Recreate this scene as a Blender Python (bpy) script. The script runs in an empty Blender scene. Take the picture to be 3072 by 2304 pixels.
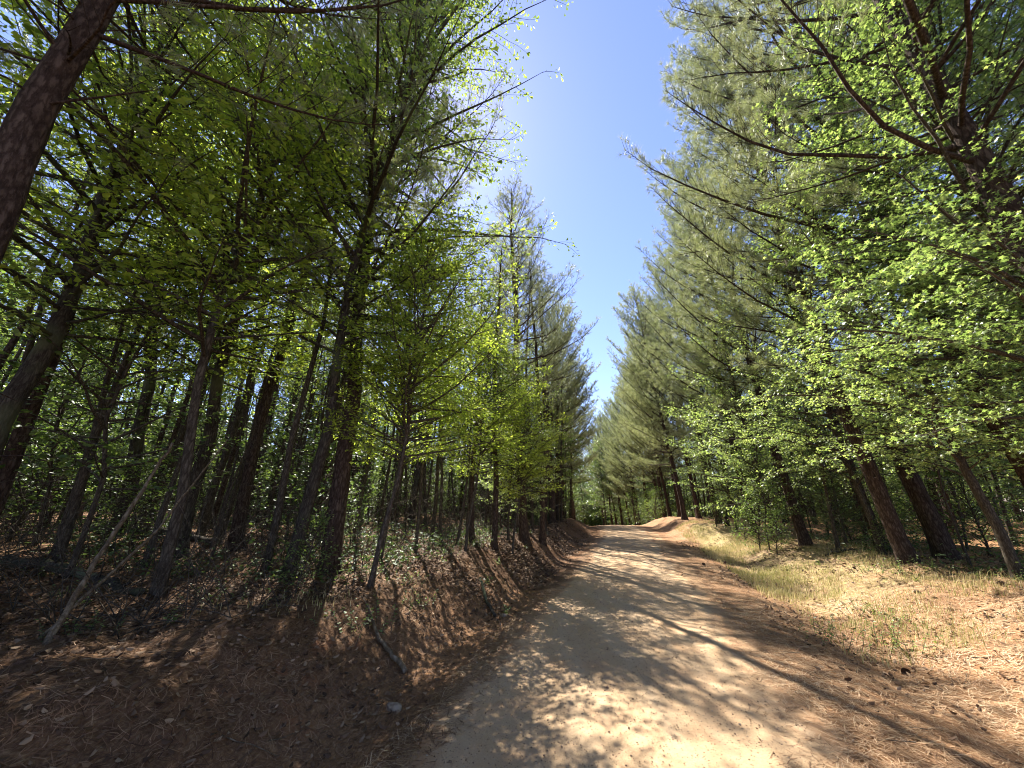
import bpy, bmesh, math, random
import numpy as np
from mathutils import Vector, Matrix

sc = bpy.context.scene
COL = sc.collection
R = math.radians

# ---------------------------------------------------------------- camera, light, exposure
CAM_Z = 1.6
cam_d = bpy.data.cameras.new('camera')
cam = bpy.data.objects.new('camera', cam_d); COL.objects.link(cam)
cam.location = (0, 0, CAM_Z)
cam.rotation_euler = (R(90 + 17.8), 0, 0)
cam_d.sensor_fit = 'HORIZONTAL'; cam_d.sensor_width = 36.0
cam_d.lens = 365.0 / 1024 * 36.0
cam_d.clip_start = 0.05; cam_d.clip_end = 2000
sc.camera = cam

SUN_EL, SUN_AZ = 52.5, -20.5           # azimuth from +Y, positive towards +X
w = bpy.data.worlds.new('World'); sc.world = w; w.use_nodes = True
nt = w.node_tree; bg = nt.nodes['Background']
sky = nt.nodes.new('ShaderNodeTexSky'); sky.sky_type = 'NISHITA'; sky.sun_disc = False
sky.sun_elevation = R(SUN_EL); sky.sun_rotation = R(SUN_AZ)
sky.altitude = 0; sky.air_density = 1.0; sky.dust_density = 0.15; sky.ozone_density = 8.0
wb = nt.nodes.new('ShaderNodeMix'); wb.data_type = 'RGBA'; wb.blend_type = 'MULTIPLY'; wb.inputs[0].default_value = 1
wb.inputs[7].default_value = (1.16, .915, .96, 1)          # the camera's warm white balance for this sky
nt.links.new(sky.outputs[0], wb.inputs[6]); nt.links.new(wb.outputs[2], bg.inputs[0]); bg.inputs[1].default_value = 0.092
sd = bpy.data.lights.new('sun', 'SUN'); sun = bpy.data.objects.new('sun', sd); COL.objects.link(sun)
sd.energy = 4.8; sd.angle = R(0.53); sd.color = (1.0, 0.95, 0.86)
sdir = Vector((math.sin(R(SUN_AZ)) * math.cos(R(SUN_EL)), math.cos(R(SUN_AZ)) * math.cos(R(SUN_EL)), math.sin(R(SUN_EL))))
sun.rotation_euler = (-sdir).to_track_quat('-Z', 'Y').to_euler()
sun.location = sdir * 60
sc.view_settings.view_transform = 'Standard'; sc.view_settings.look = 'None'
sc.view_settings.gamma = 1.0; sc.view_settings.exposure = 1.85
sc.cycles.max_bounces = 8; sc.cycles.diffuse_bounces = 5; sc.cycles.transmission_bounces = 5
sc.cycles.glossy_bounces = 2; sc.cycles.transparent_max_bounces = 4
sc.cycles.sample_clamp_indirect = 6.0
sc.cycles.use_denoising = True; sc.cycles.pixel_filter_type = 'BLACKMAN_HARRIS'; sc.cycles.filter_width = 1.05
sc.cycles.use_adaptive_sampling = True; sc.cycles.adaptive_threshold = 0.01

# ---------------------------------------------------------------- helpers
rng = np.random.default_rng(7)
random.seed(7)

def mesh_from(name, V, F=None, loops=None, counts=None, mat=None, attrs=None, smooth=False):
    """V (n,3); F (m,k) equal sized faces, or loops+counts for mixed."""
    me = bpy.data.meshes.new(name)
    V = np.asarray(V, dtype=np.float32)
    if F is not None:
        F = np.asarray(F, dtype=np.int32); counts = np.full(len(F), F.shape[1], np.int32); loops = F.ravel()
    loops = np.asarray(loops, np.int32); counts = np.asarray(counts, np.int32)
    me.vertices.add(len(V)); me.vertices.foreach_set('co', V.ravel())
    me.loops.add(len(loops)); me.loops.foreach_set('vertex_index', loops)
    me.polygons.add(len(counts))
    me.polygons.foreach_set('loop_start', np.concatenate([[0], np.cumsum(counts)[:-1]]).astype(np.int32))
    if smooth: me.polygons.foreach_set('use_smooth', np.ones(len(counts), bool))
    if attrs:
        for k, (dom, a) in attrs.items():
            at = me.attributes.new(k, 'FLOAT', dom); at.data.foreach_set('value', np.asarray(a, np.float32))
    me.update(calc_edges=True)
    if mat: me.materials.append(mat)
    return me

def link(name, data, parent=None, loc=(0, 0, 0), **props):
    o = bpy.data.objects.new(name, data); COL.objects.link(o)
    o.location = loc
    if parent is not None: o.parent = parent
    for k, v in props.items():
        if v: o[k] = v
    return o

def norm(a): return a / np.maximum(np.linalg.norm(a, axis=-1, keepdims=True), 1e-9)

class Tubes:
    def __init__(s): s.V = []; s.F = []; s.n = 0
    def add(s, P, rad, sides=5):
        P = np.asarray(P, float); rad = np.asarray(rad, float); n = len(P)
        T = np.gradient(P, axis=0); T = norm(T)
        ref = np.array([0, 0, 1.0]) if abs(T[0][2]) < .9 else np.array([1.0, 0, 0])
        A = norm(np.cross(T, ref)); B = np.cross(T, A)
        a = np.arange(sides) * 2 * math.pi / sides
        ring = P[:, None, :] + rad[:, None, None] * (np.cos(a)[None, :, None] * A[:, None, :] + np.sin(a)[None, :, None] * B[:, None, :])
        s.V.append(ring.reshape(-1, 3))
        i = np.arange(n - 1)[:, None] * sides; j = np.arange(sides)[None, :]; k = (j + 1) % sides
        s.F.append((np.stack([i + j, i + k, i + sides + k, i + sides + j], -1).reshape(-1, 4)) + s.n)
        s.n += n * sides
    def mesh(s, name, mat, smooth=True):
        return mesh_from(name, np.concatenate(s.V), F=np.concatenate(s.F), mat=mat, smooth=smooth)

# ---------------------------------------------------------------- material helpers
def new_mat(name):
    m = bpy.data.materials.new(name); m.use_nodes = True
    n = m.node_tree.nodes; b = n['Principled BSDF']; return m, m.node_tree, b
def N(nt, t, **kw):
    n = nt.nodes.new(t)
    for k, v in kw.items():
        if k in n.inputs.keys(): n.inputs[k].default_value = v
        else: setattr(n, k, v)
    return n
def ramp(nt, src, stops):
    r = nt.nodes.new('ShaderNodeValToRGB'); el = r.color_ramp.elements
    while len(el) < len(stops): el.new(0.5)
    for e, (p, c) in zip(el, stops): e.position = p; e.color = (*c, 1)
    nt.links.new(src, r.inputs[0]); return r.outputs[0]
def mix(nt, f, a, b, blend='MIX'):
    m = nt.nodes.new('ShaderNodeMix'); m.data_type = 'RGBA'; m.blend_type = blend
    for s, v in ((m.inputs[0], f), (m.inputs[6], a), (m.inputs[7], b)):
        if isinstance(v, (int, float)): s.default_value = v
        elif isinstance(v, tuple): s.default_value = (*v, 1)
        else: nt.links.new(v, s)
    return m.outputs[2]
def math_n(nt, op, a, b=0.5):
    m = nt.nodes.new('ShaderNodeMath'); m.operation = op
    for s, v in ((m.inputs[0], a), (m.inputs[1], b)):
        if isinstance(v, (int, float)): s.default_value = v
        else: nt.links.new(v, s)
    return m.outputs[0]

def leaf_mat(name, stops, trans, tfac=0.45, rough=0.45, spec=0.4):
    m, t, b = new_mat(name)
    at = N(t, 'ShaderNodeAttribute', attribute_name='tone')
    oi = N(t, 'ShaderNodeObjectInfo')
    v = math_n(t, 'ADD', at.outputs['Fac'], math_n(t, 'MULTIPLY', math_n(t, 'SUBTRACT', oi.outputs['Random'], 0.5), 0.35))
    c = ramp(t, v, stops)
    t.links.new(c, b.inputs['Base Color']); b.inputs['Roughness'].default_value = rough
    b.inputs['Specular IOR Level'].default_value = spec
    tr = N(t, 'ShaderNodeBsdfTranslucent')
    t.links.new(mix(t, 1.0, c, trans, 'MULTIPLY'), tr.inputs['Color'])
    ms = N(t, 'ShaderNodeMixShader'); ms.inputs[0].default_value = tfac
    t.links.new(b.outputs[0], ms.inputs[1]); t.links.new(tr.outputs[0], ms.inputs[2])
    t.links.new(ms.outputs[0], t.nodes['Material Output'].inputs['Surface'])
    return m

def bark_mat(name, dark, light, sc_xy=20, sc_z=6, moss=None, bump=0.6):
    m, t, b = new_mat(name)
    tc = N(t, 'ShaderNodeTexCoord'); mp = N(t, 'ShaderNodeMapping'); mp.inputs['Scale'].default_value = (sc_xy, sc_xy, sc_z)
    t.links.new(tc.outputs['Object'], mp.inputs[0])
    nz = N(t, 'ShaderNodeTexNoise', Scale=1.3, Detail=7.0, Roughness=0.7); t.links.new(mp.outputs[0], nz.inputs['Vector'])
    vm = N(t, 'ShaderNodeVectorMath', operation='MULTIPLY_ADD'); t.links.new(nz.outputs['Color'], vm.inputs[0]); vm.inputs[1].default_value = (1.6, 1.6, 1.6); t.links.new(mp.outputs[0], vm.inputs[2])
    vo = N(t, 'ShaderNodeTexVoronoi', Scale=1.1, feature='DISTANCE_TO_EDGE'); t.links.new(vm.outputs[0], vo.inputs['Vector'])
    h = math_n(t, 'ADD', math_n(t, 'MULTIPLY', math_n(t, 'MINIMUM', vo.outputs['Distance'], 0.3), 1.1), math_n(t, 'MULTIPLY', nz.outputs['Fac'], 0.95))
    c = ramp(t, h, [(0.36, tuple(x * .4 for x in dark)), (0.6, dark), (0.95, light)])
    if moss:
        n2 = N(t, 'ShaderNodeTexNoise', Scale=1.1, Detail=3.0); t.links.new(tc.outputs['Object'], n2.inputs['Vector'])
        c = mix(t, ramp(t, n2.outputs['Fac'], [(0.5, (0, 0, 0)), (0.62, (.8, .8, .8))]), c, moss)
    t.links.new(c, b.inputs['Base Color']); b.inputs['Roughness'].default_value = 0.95
    b.inputs['Specular IOR Level'].default_value = 0.15
    bp = N(t, 'ShaderNodeBump', Strength=bump, Distance=0.03); t.links.new(h, bp.inputs['Height']); t.links.new(bp.outputs[0], b.inputs['Normal'])
    return m

def tone_mat(name, stops, rough=0.9, tfac=0.0, spec=0.2):
    m, t, b = new_mat(name)
    at = N(t, 'ShaderNodeAttribute', attribute_name='tone')
    c = ramp(t, at.outputs['Fac'], stops)
    t.links.new(c, b.inputs['Base Color']); b.inputs['Roughness'].default_value = rough
    b.inputs['Specular IOR Level'].default_value = spec
    if tfac:
        tr = N(t, 'ShaderNodeBsdfTranslucent'); t.links.new(c, tr.inputs['Color'])
        ms = N(t, 'ShaderNodeMixShader'); ms.inputs[0].default_value = tfac
        t.links.new(b.outputs[0], ms.inputs[1]); t.links.new(tr.outputs[0], ms.inputs[2])
        t.links.new(ms.outputs[0], t.nodes['Material Output'].inputs['Surface'])
    return m

M = {}
M['pine_bark'] = bark_mat('pine_bark', (.06, .040, .030), (.135, .10, .078))
M['oak_bark'] = bark_mat('oak_bark', (.055, .045, .035), (.12, .105, .08), sc_xy=26, sc_z=7, moss=(.12, .13, .07))
M['thin_bark'] = bark_mat('thin_bark', (.07, .056, .042), (.15, .13, .10), sc_xy=30, sc_z=8, bump=.3)
M['dead_wood'] = bark_mat('dead_wood', (.15, .11, .07), (.29, .235, .165), sc_xy=20, sc_z=3, bump=.4)
M['needles'] = leaf_mat('pine_needles', [(0, (.17, .205, .10)), (.5, (.29, .32, .17)), (1, (.42, .43, .25))], (1.1, 1.1, .75), .42, .42, .5)
M['oak_leaf'] = leaf_mat('oak_leaves', [(0, (.08, .12, .03)), (.5, (.18, .24, .06)), (1, (.31, .37, .10))], (2.1, 2.1, 1.1), .5, .4, .4)
M['sunlit_young_leaf'] = leaf_mat('sunlit_young_oak_leaves', [(0, (.12, .17, .03)), (.5, (.27, .34, .055)), (1, (.42, .46, .09))], (2.0, 2.0, 1.2), .6, .4, .4)  # yellower, brighter oak leaf; sunlight on the bank oaks is put into the colour
M['gum_leaf'] = leaf_mat('sweetgum_leaves', [(0, (.10, .155, .055)), (.5, (.20, .27, .105)), (1, (.33, .39, .165))], (2.1, 2.1, 1.15), .45, .36, .6)
M['low_leaf'] = leaf_mat('understory_leaves', [(0, (.07, .12, .035)), (.5, (.135, .205, .06)), (1, (.24, .31, .10))], (1.6, 1.6, .85), .42, .38, .5)
M['far_leaf'] = leaf_mat('far_foliage', [(0, (.05, .085, .03)), (.5, (.09, .14, .05)), (1, (.16, .21, .08))], (1.3, 1.3, .8), .35, .5, .3)
M['cedar'] = leaf_mat('cedar_foliage', [(0, (.05, .08, .03)), (.5, (.09, .12, .045)), (1, (.16, .17, .07))], (.9, 1.0, .6), .2, .6, .2)
M['dry_needle'] = tone_mat('dry_needle', [(0, (.16, .08, .045)), (.5, (.42, .26, .14)), (1, (.70, .53, .34))], .6, .12, .3)
M['dry_leaf'] = tone_mat('dry_leaf', [(0, (.06, .035, .022)), (.5, (.16, .09, .05)), (1, (.38, .26, .16))], .75, .15)
M['grass'] = tone_mat('grass_blade', [(0, (.17, .20, .05)), (.35, (.36, .35, .11)), (.6, (.55, .46, .21)), (1, (.68, .56, .32))], .6, .35)
M['pebble'] = tone_mat('pebble', [(0, (.10, .06, .04)), (.5, (.28, .19, .12)), (1, (.50, .42, .32))], .9)

# ---------------------------------------------------------------- terrain
_cy = np.array([-60, -30, -10, 2.9, 5, 7.5, 10.6, 15.6, 21, 27, 32, 38, 46, 56, 70, 95, 130])
_cx = np.array([-19, -9.6, -3.3, .68, 1.30, 2.15, 3.15, 4.65, 6.2, 7.35, 8.2, 9.0, 9.5, 9.2, 7.2, 0, -14])
_ty = np.linspace(-60, 130, 761)
_tx = np.interp(_ty, _cy, _cx)
_k = np.hanning(17); _k /= _k.sum()
_tx = np.convolve(np.pad(_tx, 8, mode='reflect', reflect_type='odd'), _k, 'valid')
_tx += 0
def XC(y): return np.interp(y, _ty, _tx)
def COSA(y):
    d = (XC(np.asarray(y) + .5) - XC(np.asarray(y) - .5)); return 1 / np.sqrt(1 + d * d)
def ZC(y): return np.interp(y, [-60, 20, 25, 29, 34, 40, 55, 80, 130], [0, 0, .03, -.12, -.6, -1.3, -2.4, -3.1, -3.7])
def U(x, y): return (x - XC(y)) * COSA(y)
def wav(x, y, s, ph=0.0):
    return (np.sin(x * s + 1.3 * np.sin(y * s * .7 + ph) + ph) * np.cos(y * s * 1.1 + 1.7 * np.sin(x * s * .6 - ph) + 2 * ph))
def smooth(e0, e1, v):
    t = np.clip((v - e0) / (e1 - e0), 0, 1); return t * t * (3 - 2 * t)
def HU(u, y, x=None):
    """ground height at road offset u and distance y"""
    u = np.asarray(u, float); y = np.asarray(y, float)
    if x is None: x = XC(y) + u / COSA(y)
    wob = .25 * wav(x, y, .55, 1.0) + .12 * wav(x, y, 1.4, 2.0)
    z = .035 * (1 - np.clip(np.abs(u) / 1.4, 0, 1) ** 2)
    z = z - .05 * smooth(1.3, 1.75, -u) * (1 - smooth(1.9, 2.4, -u))
    bankL = .50 + .12 * wav(y, y * 0, .35, .4)
    z = z + bankL * smooth(1.85, 3.25, -u + wob * .6) + .35 * smooth(3.5, 10, -u)
    far = smooth(14.5, 19, y)                       # the right bank only rises farther up the road
    near = 1 - far
    z = z + near * (-.13 * smooth(2.0, 2.8, u + wob * .3) * (1 - smooth(3.0, 3.9, u + wob * .3)) + .36 * smooth(3.1, 5.6, u + wob * .4))
    z = z + far * ((.58 - .42 * smooth(26, 33, y)) * smooth(1.8, 3.1, u + wob * .5)) 
    off = smooth(1.6, 3.0, np.abs(u))
    z = z + off * (.035 * wav(x, y, 2.3, .5) + .028 * wav(x, y, 5.1, 1.9) + .018 * wav(x, y, 11., .9) + .009 * wav(x, y, 19., 2.9)) + .25 * smooth(6, 25, np.abs(u)) * wav(x, y, .12, .3)
    return z + ZC(y)
def H(x, y): return HU(U(x, y), y, x)
def Hf(x, y): return float(H(np.array([x], float), np.array([y], float))[0])

ys = np.concatenate([np.arange(-14, -2, .5), np.arange(-2, 12, .1), np.arange(12, 26, .2), np.arange(26, 50, .6), np.arange(50, 125, 2.5)])
uu = np.concatenate([[-90, -75, -60, -50, -40, -33, -27, -22, -18, -15, -13], np.arange(-11, -5, .25), np.arange(-5, -1.5, .09), np.arange(-1.5, 1.5, .15), np.arange(1.5, 6, .09), np.arange(6, 12, .25), [13, 15, 18, 22, 27, 33, 40, 50, 60, 75, 90]])
UU, YY = np.meshgrid(uu, ys); XX = XC(YY) + UU / COSA(YY)
ZZ = HU(UU, YY, XX)
ZZg = ZZ - .03 * (1 - smooth(.9, 1.25, np.abs(UU)))
V = np.stack([XX, YY, ZZg], -1).reshape(-1, 3)
nr, nc = UU.shape
idx = np.arange(nr * nc).reshape(nr, nc)
F = np.stack([idx[:-1, :-1], idx[:-1, 1:], idx[1:, 1:], idx[1:, :-1]], -1).reshape(-1, 4)
grassy = smooth(2.3, 3.2, UU) * (1 - smooth(5.2, 6.5, UU)) * smooth(5, 9, YY) * (1 - smooth(17, 21, YY))
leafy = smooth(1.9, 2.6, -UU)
sandy = 1 - smooth(1.15, 1.7, np.abs(UU) + .12 * wav(XX, YY, 3.0))
forest = smooth(5.2, 6.8, np.abs(UU))

def ground_material():
    m, t, b = new_mat('forest_floor')
    tc = N(t, 'ShaderNodeTexCoord')
    def noise(s, d=6.0, r=.6, vec=None):
        n = N(t, 'ShaderNodeTexNoise', Scale=s, Detail=d, Roughness=r); t.links.new(vec or tc.outputs['Object'], n.inputs['Vector']); return n.outputs['Fac']
    mp = N(t, 'ShaderNodeMapping'); mp.inputs['Scale'].default_value = (1, .25, 1); mp.inputs['Rotation'].default_value = (0, 0, .6)
    t.links.new(tc.outputs['Object'], mp.inputs[0])
    fine = noise(60, 4, .7, mp.outputs[0]); fine2 = noise(38, 5, .7); mid = noise(4.5, 5); big = noise(.7, 3)
    h = math_n(t, 'ADD', math_n(t, 'MULTIPLY', fine, .5), math_n(t, 'MULTIPLY', fine2, .5))
    needle = ramp(t, h, [(.3, (.11, .055, .03)), (.5, (.28, .15, .075)), (.7, (.50, .32, .17))])
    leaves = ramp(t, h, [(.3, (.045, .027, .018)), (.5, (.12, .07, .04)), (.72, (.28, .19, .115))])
    straw = ramp(t, h, [(.3, (.14, .11, .045)), (.5, (.32, .25, .11)), (.7, (.50, .40, .20))])
    humus = (.07, .04, .025); sand = ramp(t, h, [(.3, (.30, .17, .09)), (.6, (.50, .33, .19))])
    def A(n):
        a = N(t, 'ShaderNodeAttribute', attribute_name=n); return a.outputs['Fac']
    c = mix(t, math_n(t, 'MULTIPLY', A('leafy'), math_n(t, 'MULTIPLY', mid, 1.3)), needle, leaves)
    g = ramp(t, math_n(t, 'MULTIPLY', A('grassy'), math_n(t, 'ADD', mid, .35)), [(.25, (0, 0, 0)), (.55, (1, 1, 1))])
    c = mix(t, g, c, straw)
    c = mix(t, ramp(t, math_n(t, 'ADD', math_n(t, 'MULTIPLY', A('sandy'), .9), math_n(t, 'MULTIPLY', math_n(t, 'SUBTRACT', mid, .5), .9)), [(.35, (0, 0, 0)), (.6, (1, 1, 1))]), c, sand)
    red = ramp(t, big, [(.56, (0, 0, 0)), (.66, (.6, .6, .6))])
    c = mix(t, math_n(t, 'MULTIPLY', red, ramp(t, mid, [(.5, (0, 0, 0)), (.62, (1, 1, 1))])), c, (.36, .15, .075))
    t.links.new(c, b.inputs['Base Color']); b.inputs['Roughness'].default_value = .95; b.inputs['Specular IOR Level'].default_value = .1
    bp = N(t, 'ShaderNodeBump', Strength=.9, Distance=.035); t.links.new(math_n(t, 'ADD', h, math_n(t, 'MULTIPLY', mid, .8)), bp.inputs['Height'])
    t.links.new(bp.outputs[0], b.inputs['Normal'])
    return m
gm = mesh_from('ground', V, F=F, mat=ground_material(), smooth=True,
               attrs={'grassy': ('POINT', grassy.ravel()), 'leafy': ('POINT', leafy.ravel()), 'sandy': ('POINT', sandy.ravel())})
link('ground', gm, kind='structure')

def road_material():
    m, t, b = new_mat('packed_sand')
    tc = N(t, 'ShaderNodeTexCoord'); at = N(t, 'ShaderNodeAttribute', attribute_name='across')
    def noise(s, d=5.0, r=.6, vec=None):
        n = N(t, 'ShaderNodeTexNoise', Scale=s, Detail=d, Roughness=r); t.links.new(vec or tc.outputs['Object'], n.inputs['Vector']); return n.outputs['Fac']
    mp = N(t, 'ShaderNodeMapping'); mp.inputs['Rotation'].default_value = (0, 0, .32); mp.inputs['Scale'].default_value = (2.4, .35, 1)
    t.links.new(tc.outputs['Object'], mp.inputs[0])
    grain = noise(160, 3, .8); mid = noise(9, 6); big = noise(1.3, 4); long_ = noise(1.6, 4, .6, mp.outputs[0])
    base = ramp(t, grain, [(.3, (.37, .235, .13)), (.5, (.51, .35, .205)), (.7, (.64, .47, .30))])
    base = mix(t, ramp(t, mid, [(.42, (0, 0, 0)), (.7, (.55, .55, .55))]), base, (.48, .315, .185))
    base = mix(t, ramp(t, big, [(.48, (0, 0, 0)), (.68, (.6, .6, .6))]), base, (.50, .30, .165))
    base = mix(t, ramp(t, long_, [(.45, (0, 0, 0)), (.65, (.35, .35, .35))]), base, (.56, .44, .30))
    vo = N(t, 'ShaderNodeTexVoronoi', Scale=30.0); t.links.new(tc.outputs['Object'], vo.inputs['Vector'])
    speck = ramp(t, vo.outputs['Distance'], [(.13, (.95, .95, .95)), (.22, (0, 0, 0))])
    gate = ramp(t, noise(55, 1), [(.47, (0, 0, 0)), (.52, (1, 1, 1))])
    base = mix(t, mix(t, 1.0, speck, gate, 'MULTIPLY'), base, (.20, .12, .075))
    # needle litter drifted over the road margins
    edge = math_n(t, 'ADD', math_n(t, 'POWER', at.outputs['Fac'], 3.0), math_n(t, 'MULTIPLY', math_n(t, 'SUBTRACT', noise(7, 7, .7), .5), 1.1))
    base = mix(t, ramp(t, edge, [(.62, (0, 0, 0)), (.95, (.75, .75, .75))]), base, (.36, .20, .105))
    t.links.new(base, b.inputs['Base Color']); b.inputs['Roughness'].default_value = .95; b.inputs['Specular IOR Level'].default_value = .1
    bp = N(t, 'ShaderNodeBump', Strength=.8, Distance=.03)
    t.links.new(math_n(t, 'ADD', math_n(t, 'MULTIPLY', grain, .35), math_n(t, 'ADD', mid, math_n(t, 'MULTIPLY', long_, 1.5))), bp.inputs['Height'])
    t.links.new(bp.outputs[0], b.inputs['Normal'])
    return m
ry = ys[(ys > -13.5)]
rt = np.linspace(-1, 1, 31)
TT, RY = np.meshgrid(rt, ry)
hwL = 1.33 + .06 * np.sin(RY * 2.1) + .05 * np.sin(RY * 5.3 + 1) + rng.normal(0, .018, RY.shape[0])[:, None] - .10 * smooth(7, 12, RY)
hwR = 1.36 + .07 * np.sin(RY * 1.7 + 2) + .04 * np.sin(RY * 6.1) + rng.normal(0, .018, RY.shape[0])[:, None] - .30 * smooth(5.5, 12, RY)
RU = np.where(TT < 0, TT * hwL, TT * hwR)
RX = XC(RY) + RU / COSA(RY)
RZ = HU(RU, RY, RX) + .006 - .020 * np.exp(-((np.abs(RU) - .72) / .20) ** 2) + .005 * wav(RX, RY, 7.0) + .004 * wav(RX, RY, 15.0, 1.2)
V = np.stack([RX, RY, RZ], -1).reshape(-1, 3)
nr, nc = RX.shape; idx = np.arange(nr * nc).reshape(nr, nc)
F = np.stack([idx[:-1, :-1], idx[:-1, 1:], idx[1:, 1:], idx[1:, :-1]], -1).reshape(-1, 4)
link('road', mesh_from('road', V, F=F, mat=road_material(), smooth=True, attrs={'across': ('POINT', np.abs(TT).ravel())}), kind='structure')

# ---------------------------------------------------------------- leaf and needle builders
def frames(D, up_jit=None):
    """orthonormal frames with X along D"""
    up = np.tile([0, 0, 1.0], (len(D), 1))
    if up_jit is not None: up = norm(up + up_jit)
    X = norm(D); Y = norm(np.cross(up, X)); Z = np.cross(X, Y); return X, Y, Z

# each template: verts (k,3) along x (length 1), faces as lists
T_OVATE = (np.array([[0, 0, 0], [.3, .27, .07], [.72, .22, .05], [1, 0, -.05], [.72, -.22, .05], [.3, -.27, .07]]), [[0, 3, 2, 1], [0, 5, 4, 3]])
T_OBOV = (np.array([[0, 0, 0], [.45, .12, .04], [.85, .26, .03], [1, 0, -.06], [.85, -.26, .03], [.45, -.12, .04]]), [[0, 3, 2, 1], [0, 5, 4, 3]])
_a = np.array([0, 36, 72, 108, 144, 180, 216, 252, 288, 324]) * math.pi / 180
_r = np.array([.62, .24, .58, .24, .5, .12, .5, .24, .58, .24])
T_STAR = (np.concatenate([[[.42, 0, .04]], np.stack([.42 + _r * np.cos(_a), _r * np.sin(_a), -.08 * (_r > .4)], 1)]),
          [[0, 10, 1, 2], [0, 2, 3, 4], [0, 4, 5, 6], [0, 6, 7, 8], [0, 8, 9, 10]])
T_STAR[1][0] = [0, 10, 1, 2]
T_CARD = (np.array([[0, 0, 0], [.4, .3, .06], [1, .05, 0], [.5, -.3, .06]]), [[0, 3, 2, 1]])

def leaves_mesh(name, P, D, size, tmpl, mat, tilt=.5, seed=1, tone=None):
    r = np.random.default_rng(seed)
    X, Y, Z = frames(D, r.normal(0, tilt, (len(D), 3)))
    tv, tf = tmpl
    size = np.broadcast_to(size, (len(P),))[:, None, None]
    V = P[:, None, :] + size * (tv[None, :, 0:1] * X[:, None, :] + tv[None, :, 1:2] * Y[:, None, :] + tv[None, :, 2:3] * Z[:, None, :])
    k = len(tv); nf = len(tf); fl = np.array(tf)
    F = (fl[None] + (np.arange(len(P)) * k)[:, None, None]).reshape(-1, fl.shape[1])
    if tone is None: tone = np.clip(r.normal(.48, .3, len(P)), 0, 1)
    return mesh_from(name, V.reshape(-1, 3), F=F, mat=mat, attrs={'tone': ('FACE', np.repeat(tone, nf))})

def needle_mesh(name, P, D, mat, k=20, length=.16, width=.0035, seed=1, spread=(.35, 1.15), stem=.09):
    r = np.random.default_rng(seed); M_ = len(P)
    X, Y, Z = frames(D)
    n = M_ * k
    X = np.repeat(X, k, 0); Y = np.repeat(Y, k, 0); Z = np.repeat(Z, k, 0); B = np.repeat(P, k, 0)
    th = r.uniform(spread[0], spread[1], n)[:, None]; ph = r.uniform(0, 2 * math.pi, n)[:, None]
    d = np.cos(th) * X + np.sin(th) * (np.cos(ph) * Y + np.sin(ph) * Z)
    d[:, 2] += .12; d = norm(d)
    L = (length * r.uniform(.75, 1.15, n))[:, None]
    B = B - X * (stem * r.uniform(0, 1, n))[:, None]
    side = norm(np.cross(d, r.normal(0, 1, (n, 3)))) * width * .5
    V = np.stack([B - side, B + side, B + d * L + np.array([0, 0, -.012])], 1).reshape(-1, 3)
    F = np.arange(n * 3).reshape(-1, 3)
    tone = np.clip(np.repeat(r.normal(.5, .2, M_), k) + r.normal(0, .15, n), 0, 1)
    return mesh_from(name, V, F=F, mat=mat, attrs={'tone': ('FACE', tone)})

def curve(p0, d0, L, n, bend, r, jit=.06):
    """polyline from p0 along d0, turning towards bend"""
    P = [np.array(p0, float)]; d = np.array(d0, float) / np.linalg.norm(d0); s = L / (n - 1)
    for i in range(n - 1):
        d = d + np.asarray(bend) * s + r.normal(0, jit, 3); d /= np.linalg.norm(d)
        P.append(P[-1] + d * s)
    return np.array(P)

def at_curve(P, t):
    f = t * (len(P) - 1); i = min(int(f), len(P) - 2); a = f - i
    return P[i] * (1 - a) + P[i + 1] * a, norm(P[i + 1] - P[i])

def trunk_curve(Ht, r, wander=.05, n=None):
    n = n or max(8, int(Ht)); z = np.linspace(-.25, Ht, n)
    x = np.cumsum(r.normal(0, wander, n)); y = np.cumsum(r.normal(0, wander, n))
    k = np.clip(z / 2, 0, 1)
    x = (x - x[0]) * k; y = (y - y[0]) * k
    return np.stack([x, y, z], 1)

def trunk_mesh(name, P, r0, rtop, mat, sides=12, flare=.5, seed=0):
    # a finer resample with a root flare and uneven girth
    n = 46; t = np.linspace(0, 1, n) ** 1.4
    Q = np.stack([np.interp(t * (len(P) - 1), np.arange(len(P)), P[:, i]) for i in range(3)], 1)
    zz = np.clip(Q[:, 2], 0, None)
    rad = r0 * (1 - t * .55) * (1 - t) ** .35 + rtop
    rad = rad * (1 + flare * np.exp(-zz / .18))
    tb = Tubes(); tb.add(Q, rad, sides)
    V = np.concatenate(tb.V).reshape(n, sides, 3)
    a = np.arange(sides) * 2 * math.pi / sides
    r = np.random.default_rng(seed)
    lob = 1 + .07 * np.sin(3 * a + r.uniform(0, 6)) + .05 * np.sin(5 * a + r.uniform(0, 6))
    root = 1 + .35 * np.exp(-zz / .15)[:, None] * (np.sin(4 * a + r.uniform(0, 6)))[None] * .6
    V = Q[:, None, :] + (V - Q[:, None, :]) * (lob[None, :] * root)[:, :, None]
    V = V + r.normal(0, r0 * .025, V.shape)
    return mesh_from(name, V.reshape(-1, 3), F=np.concatenate(tb.F), mat=mat, smooth=True), Q

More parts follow.
